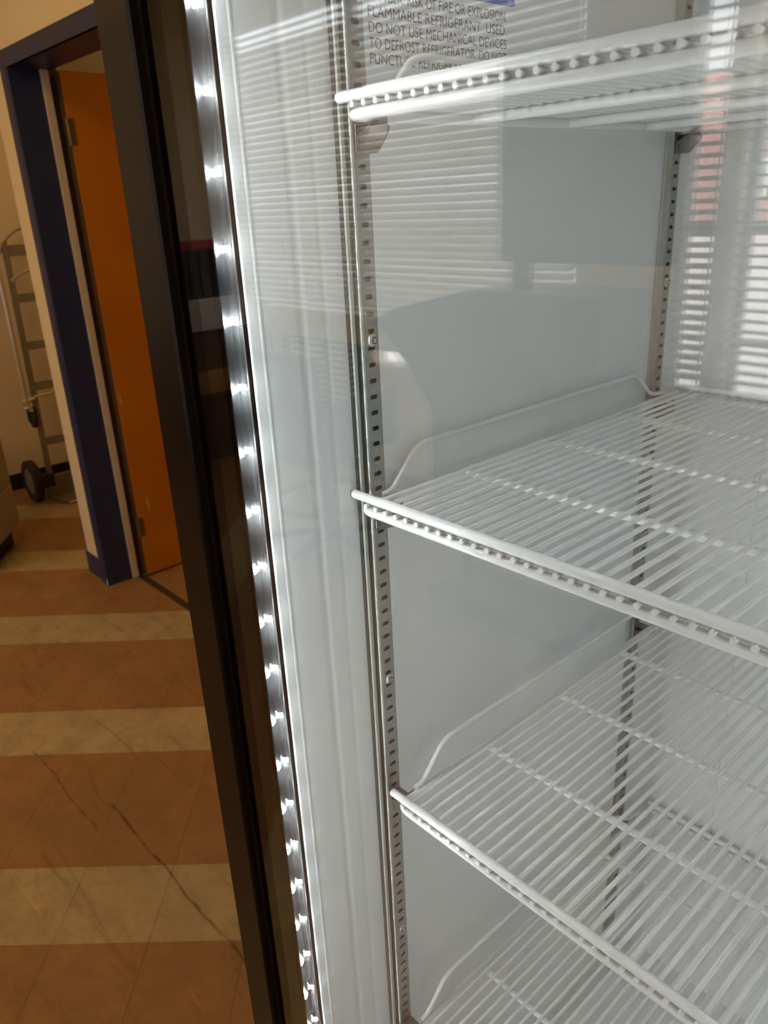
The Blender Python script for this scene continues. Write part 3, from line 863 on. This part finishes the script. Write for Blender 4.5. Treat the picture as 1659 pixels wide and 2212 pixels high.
# stand-in cart with the silhouette of an unidentified dark reflected shape
dc = thing('stand_in_cart', 'stand-in cart for an unidentified dark shape reflected in the glass', 'cart', (-1.3, -2.0, 0))
MB().box(0.0, 0.62, -0.02, 0.03, 1.37, 1.97, 0.02).build('screen', MT['dark'], dc)
MB().tube([(0.08, 0, 1.23), (0.08, 0, 1.40)], 0.035, 12).build('post', MT['dark'], dc)
b = MB().prism([(-0.30, 0.35), (-0.30, 0.83), (-0.42, 0.98), (-0.60, 1.14), (-0.50, 1.19), (-0.10, 1.28), (0.42, 1.28), (0.42, 0.35)], 1, -0.22, 0.06)
b.build('body', MT['dark'], dc)
for x in (-0.25, 0.36): MB().tube([(x, -0.08, 0.05), (x, -0.08, 0.36)], 0.02, 8).build('leg', MT['dark'], dc)
MB().box(-0.32, 0.44, -0.25, 0.09, 0.03, 0.07, 0.01).build('base', MT['dark'], dc)
# drafting stool
st = thing('drafting_stool', 'black drafting stool with a foot ring reflected low in the glass', 'stool', (-2.38, -2.0, 0))
for x in (-0.31, 0.27): MB().box(x, x + 0.04, -0.2, 0.2, 0.55, 0.80, 0.015).build('armrest', MT['dark'], st)
MB().box(-0.27, 0.27, -0.26, 0.20, 0.52, 0.64, 0.04).build('seat', MT['dark'], st)
MB().box(-0.28, 0.28, 0.17, 0.25, 0.50, 1.00, 0.038).build('backrest', MT['dark'], st)
MB().tube([(0, 0, 0.06), (0, 0, 0.55)], 0.05, 12).build('column', MT['dark'], st)
MB().tube([(0.24 * math.cos(2 * PI * k / 28), 0.24 * math.sin(2 * PI * k / 28), 0.26) for k in range(28)], 0.018, 8, closed=True).build('foot_ring', MT['dark'], st)
for k in range(5):
    a = 2 * PI * k / 5
    MB().tube([(0, 0, 0.09), (0.3 * math.cos(a), 0.3 * math.sin(a), 0.05)], [0.028, 0.016], 8).build('leg', MT['dark'], st)

# ceiling lamps
for k, (x, y, lb) in enumerate(((-1.9, -0.7, 'warm ceiling lamp in front of the door wall'), (-3.4, -1.6, 'warm ceiling lamp near the windows'), (-3.9, 1.7, 'warm ceiling lamp in the alcove'), (-1.6, 2.4, 'warm ceiling lamp in the next room'))):
    f = 1.0 if k in (0, 1) else 0.5
    lt = thing('ceiling_lamp', lb, 'lamp', (x, y, ZC))
    MB().box(-0.32 * f, 0.32 * f, -0.32 * f, 0.32 * f, -0.05, 0.0, 0.004).build('housing', MT['white'], lt)
    MB().box(-0.29 * f, 0.29 * f, -0.29 * f, 0.29 * f, -0.058, -0.0505).build('diffuser', MT['lamp'], lt)

# outdoors
struct('ground', MB().box(-40, 30, -60, YF - 0.2, -0.35, -0.25), MT['concrete'], 'pale paving outside the windows')
tag(MB().box(-40, 30, -41, -34, -0.25, -0.2).build('lawn', MT['grass']), 'strip of lawn outside', 'lawn')
bb = thing('brick_building', 'pink brick building outside the open blind', 'building', (0, -41, -0.3))
MB().box(-34, 20, -6, 0, 0, 7.0).build('wall', MT['brick'], bb)
for k in range(12):
    for z in (1.2, 4.4):
        w_ = MB().box(-32 + 4.4 * k, -30.4 + 4.4 * k, -0.02, 0.06, z, z + 1.7).build('window', MT['white'], bb)
        MB().box(-31.85 + 4.4 * k, -30.55 + 4.4 * k, 0.06, 0.09, z + 0.12, z + 1.55).build('pane', MT['grey_frame'], w_)
